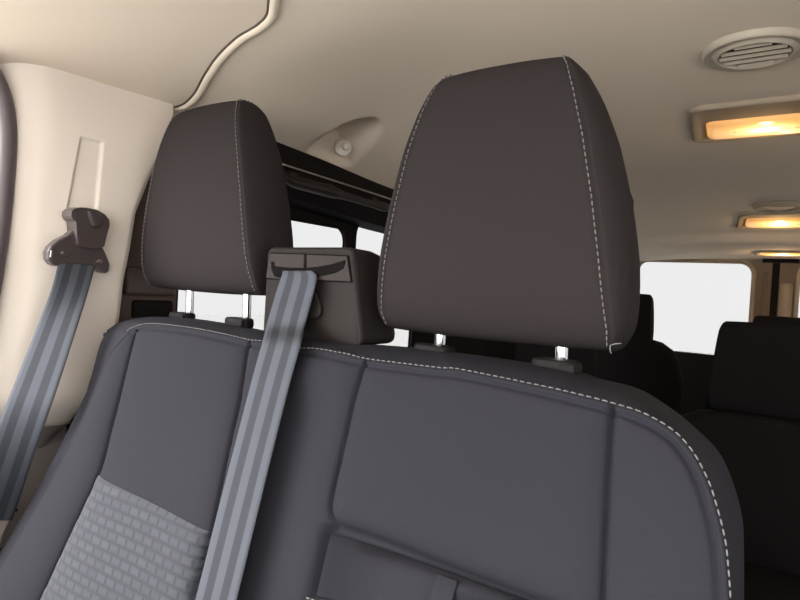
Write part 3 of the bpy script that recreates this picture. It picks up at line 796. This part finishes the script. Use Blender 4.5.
lamp(XC, 1.305, 1.575, 1.418, 1.553, .139, .110, 'nearest and largest lit ceiling lamp, just behind the round air vent', m_lens=M['lens'], power=.25)
def on_c(px, py):
    return on_ceiling(px, py)
pa = on_c(760, 212); pb = on_c(760, 226.5)
M['lens2'] = lens_mat('lit lamp lens far', 1.0, (8, 10, 14))
lamp(XC, pa[1], pb[1], pa[1] + (pb[1] - pa[1]) * .35, pb[1] - .02, .145, .115, 'second lit ceiling lamp, middle of the three along the roof', m_lens=M['lens2'], power=.8)
pc_ = on_c(780, 206); 
rv_ = thing('air_vent', 'far dark air vent in the ceiling in front of the second lamp', 'air vent', (XC, pc_[1], cz(XC, pc_[1])))
fixn(obj('bezel', disc_ring(A(rv_.location), [(.083, .006), (.083, -.004), (.078, -.009), (.056, -.008), (.054, .004)]), M['lampplastic'], rv_))
fixn(obj('cavity_shade', disc_ring(A(rv_.location), [(.0545, .004), (.0545, -.001), (.0001, -.001)]), M['groove'], rv_))  # flat disc coloured dark for the shade inside the vent
p3 = on_c(785, 250.5); p4 = on_c(785, 254)
lamp(XC, p3[1], max(p4[1], p3[1] + .12), p3[1] + .03, max(p4[1], p3[1] + .12) - .02, .115, .095, 'farthest lit ceiling lamp, close to the rear doors', m_lens=M['lens2'], power=1.5)

# clip in the headliner scoop
hp = on_ceiling(344, 150)
hk = thing('coat_hook', 'small round beige plastic clip inside the headliner scoop', 'coat hook', hp)
r = nrm(ray(344, 150))
dirn = nrm(-r + A([.15, 0, -.25]))
E1 = nrm(np.cross(dirn, A([0, 0, 1.0]))); E2 = np.cross(E1, dirn)
def discp(c, prof_, n=32):
    V = []
    for rr, d in prof_:
        for k in range(n):
            a = 2 * math.pi * k / n; V.append(c + rr * (math.cos(a) * E1 + math.sin(a) * E2) + dirn * d)
    return A(V), grid_faces(n, len(prof_), True) + [list(range((len(prof_) - 1) * n, len(prof_) * n))]
fixn(obj('clip_base', discp(hp + dirn * -.030, [(.020, -.02), (.020, .008), (.019, .011), (.016, .013), (.012, .011), (.003, .010)]), M['hook'], hk))
fixn(obj('clip_button', discp(hp - dirn * .020 + E1 * -.005 + E2 * .004, [(.008, -.01), (.008, .006), (.006, .008), (.001, .009)]), M['hook'], hk))
# dark latch boxes on the sliding door edge, seen between pillar and headrest
struct('trim_12', box((-.996, .80, .445), (.02, .90, .89)), M['lower'], smooth=False)
struct('trim_11', box((-.978, .61, 1.12), (.012, .15, .44)), M['post_trim'], smooth=False)
dl = thing('door_latch', 'dark plastic latch housing on the door edge behind the left headrest', 'door latch', at(148, 300, X=-.965))
for (x0, y0_, x1, y1_, t) in ((124, 266, 172, 296, .03), (134, 300, 172, 318, .022)):
    a, b = at(x0, y0_, X=-.965), at(x1, y1_, X=-.965)
    o = obj('housing', box(((-.982 + t / 2), (a[1] + b[1]) / 2, (a[2] + b[2]) / 2), (t, abs(a[1] - b[1]), abs(a[2] - b[2]))), M['dark2'] if t > .025 else M['black'], dl, smooth=False); mod_bevel(o, .006, 3)

# ------------------------------------------------------------------ rear seats
def copy_tree(o, parent=None):
    c = o.copy(); COL.objects.link(c); c.parent = parent
    for ch in list(o.children): copy_tree(ch, c)
    return c
def make_rear(tall=False):
    r = thing('passenger_seat', 'x', 'seat', (0, 0, 0))
    V, Fc, seam = headrest_mesh(60, 20, 8, H=.215 if tall else .235, bulge=.010, wb=.118, wt=.108)
    V = V @ Rx(math.radians(-4)).T + A([0, 0, .785 if tall else .765])
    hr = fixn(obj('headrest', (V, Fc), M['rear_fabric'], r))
    for s_ in (-1, 1): obj('post', tube([(s_ * .06, .045, .70), (s_ * .06, .045, .80)], .006, 10), M['black'], hr)
    # backrest: rounded shoulders, leaning back
    sec = []
    for zz, hw, y, d in ((.36, .215, -.10, .12), (.50, .228, -.075, .12), (.62, .228, -.05, .11), (.69, .215, -.035, .10), (.735, .19, -.025, .09), (.757, .15, -.018, .07), (.768, .09, -.005, .05)):
        sec.append([(x, y + yy, zz) for x, yy in rrect(-hw, hw, 0, d, min(.045, d * .45), 6)])
    if tall: sec = [[(x * (1.22 - .08 * k / 6), y, z + (.045 * sstep(k / 6))) for x, y, z in q] for k, q in enumerate(sec)]
    n = len(sec[0])
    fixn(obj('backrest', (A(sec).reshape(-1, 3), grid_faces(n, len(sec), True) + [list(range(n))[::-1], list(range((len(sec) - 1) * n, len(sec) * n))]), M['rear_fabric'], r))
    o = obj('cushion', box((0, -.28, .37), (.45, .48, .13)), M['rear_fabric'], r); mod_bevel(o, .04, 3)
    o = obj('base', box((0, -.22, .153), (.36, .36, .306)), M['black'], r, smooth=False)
    return r
proto = make_rear(); proto3 = make_rear(True)
spots = [(-.064, 1.74, .016, 'black second row seat behind the bench at the right edge of the rear window'),
         (-.682, 2.88, .085, 'black third row seat at the left of the rear window, beside the large headrest'),
         (-.055, 2.95, .025, 'black third row seat just showing over the second row headrest on the right'),
         (-.62, 1.74, 0, 'black second row seat in the gap below the large front headrest')]
for i, (x, y, dz, lab) in enumerate(spots):
    o = proto if i == 0 else proto3 if i == 1 else copy_tree(proto3 if i == 2 else proto)
    o.location = (x, y, 0); o['label'] = lab; o['group'] = 'rear passenger seats'
    o.scale = (1, 1, 1 + dz / .9)

# ------------------------------------------------------------------ light
w = bpy.data.worlds.new('sky'); bpy.context.scene.world = w; w.use_nodes = True
bg_ = w.node_tree.nodes['Background']; bg_.inputs[0].default_value = (1, 1, 1, 1); bg_.inputs[1].default_value = SKY
sun = bpy.data.lights.new('sun', 'SUN'); sun.energy = 9; sun.angle = math.radians(50); sun.color = (1, .97, .93)
so = bpy.data.objects.new('sun', sun); COL.objects.link(so)
so.rotation_euler = Vector((.4, .8, -.45)).to_track_quat('-Z', 'Y').to_euler()

# ------------------------------------------------------------------ camera
cd = bpy.data.cameras.new('camera'); co = bpy.data.objects.new('camera', cd); COL.objects.link(co)
cd.sensor_width = 36; cd.lens = F / 800 * 36; cd.clip_start = .02
right = RM @ A([1, 0, 0]); upv = RM @ A([0, -1, 0]); bk = RM @ A([0, 0, -1])
m4 = Matrix(((right[0], upv[0], bk[0], CAM[0]), (right[1], upv[1], bk[1], CAM[1]), (right[2], upv[2], bk[2], CAM[2]), (0, 0, 0, 1)))
co.matrix_world = m4
sc = bpy.context.scene; sc.camera = co
sc.view_settings.view_transform = 'Standard'; sc.view_settings.look = 'None'; sc.view_settings.gamma = 1; sc.view_settings.exposure = 0
sc.view_settings.use_curve_mapping = False
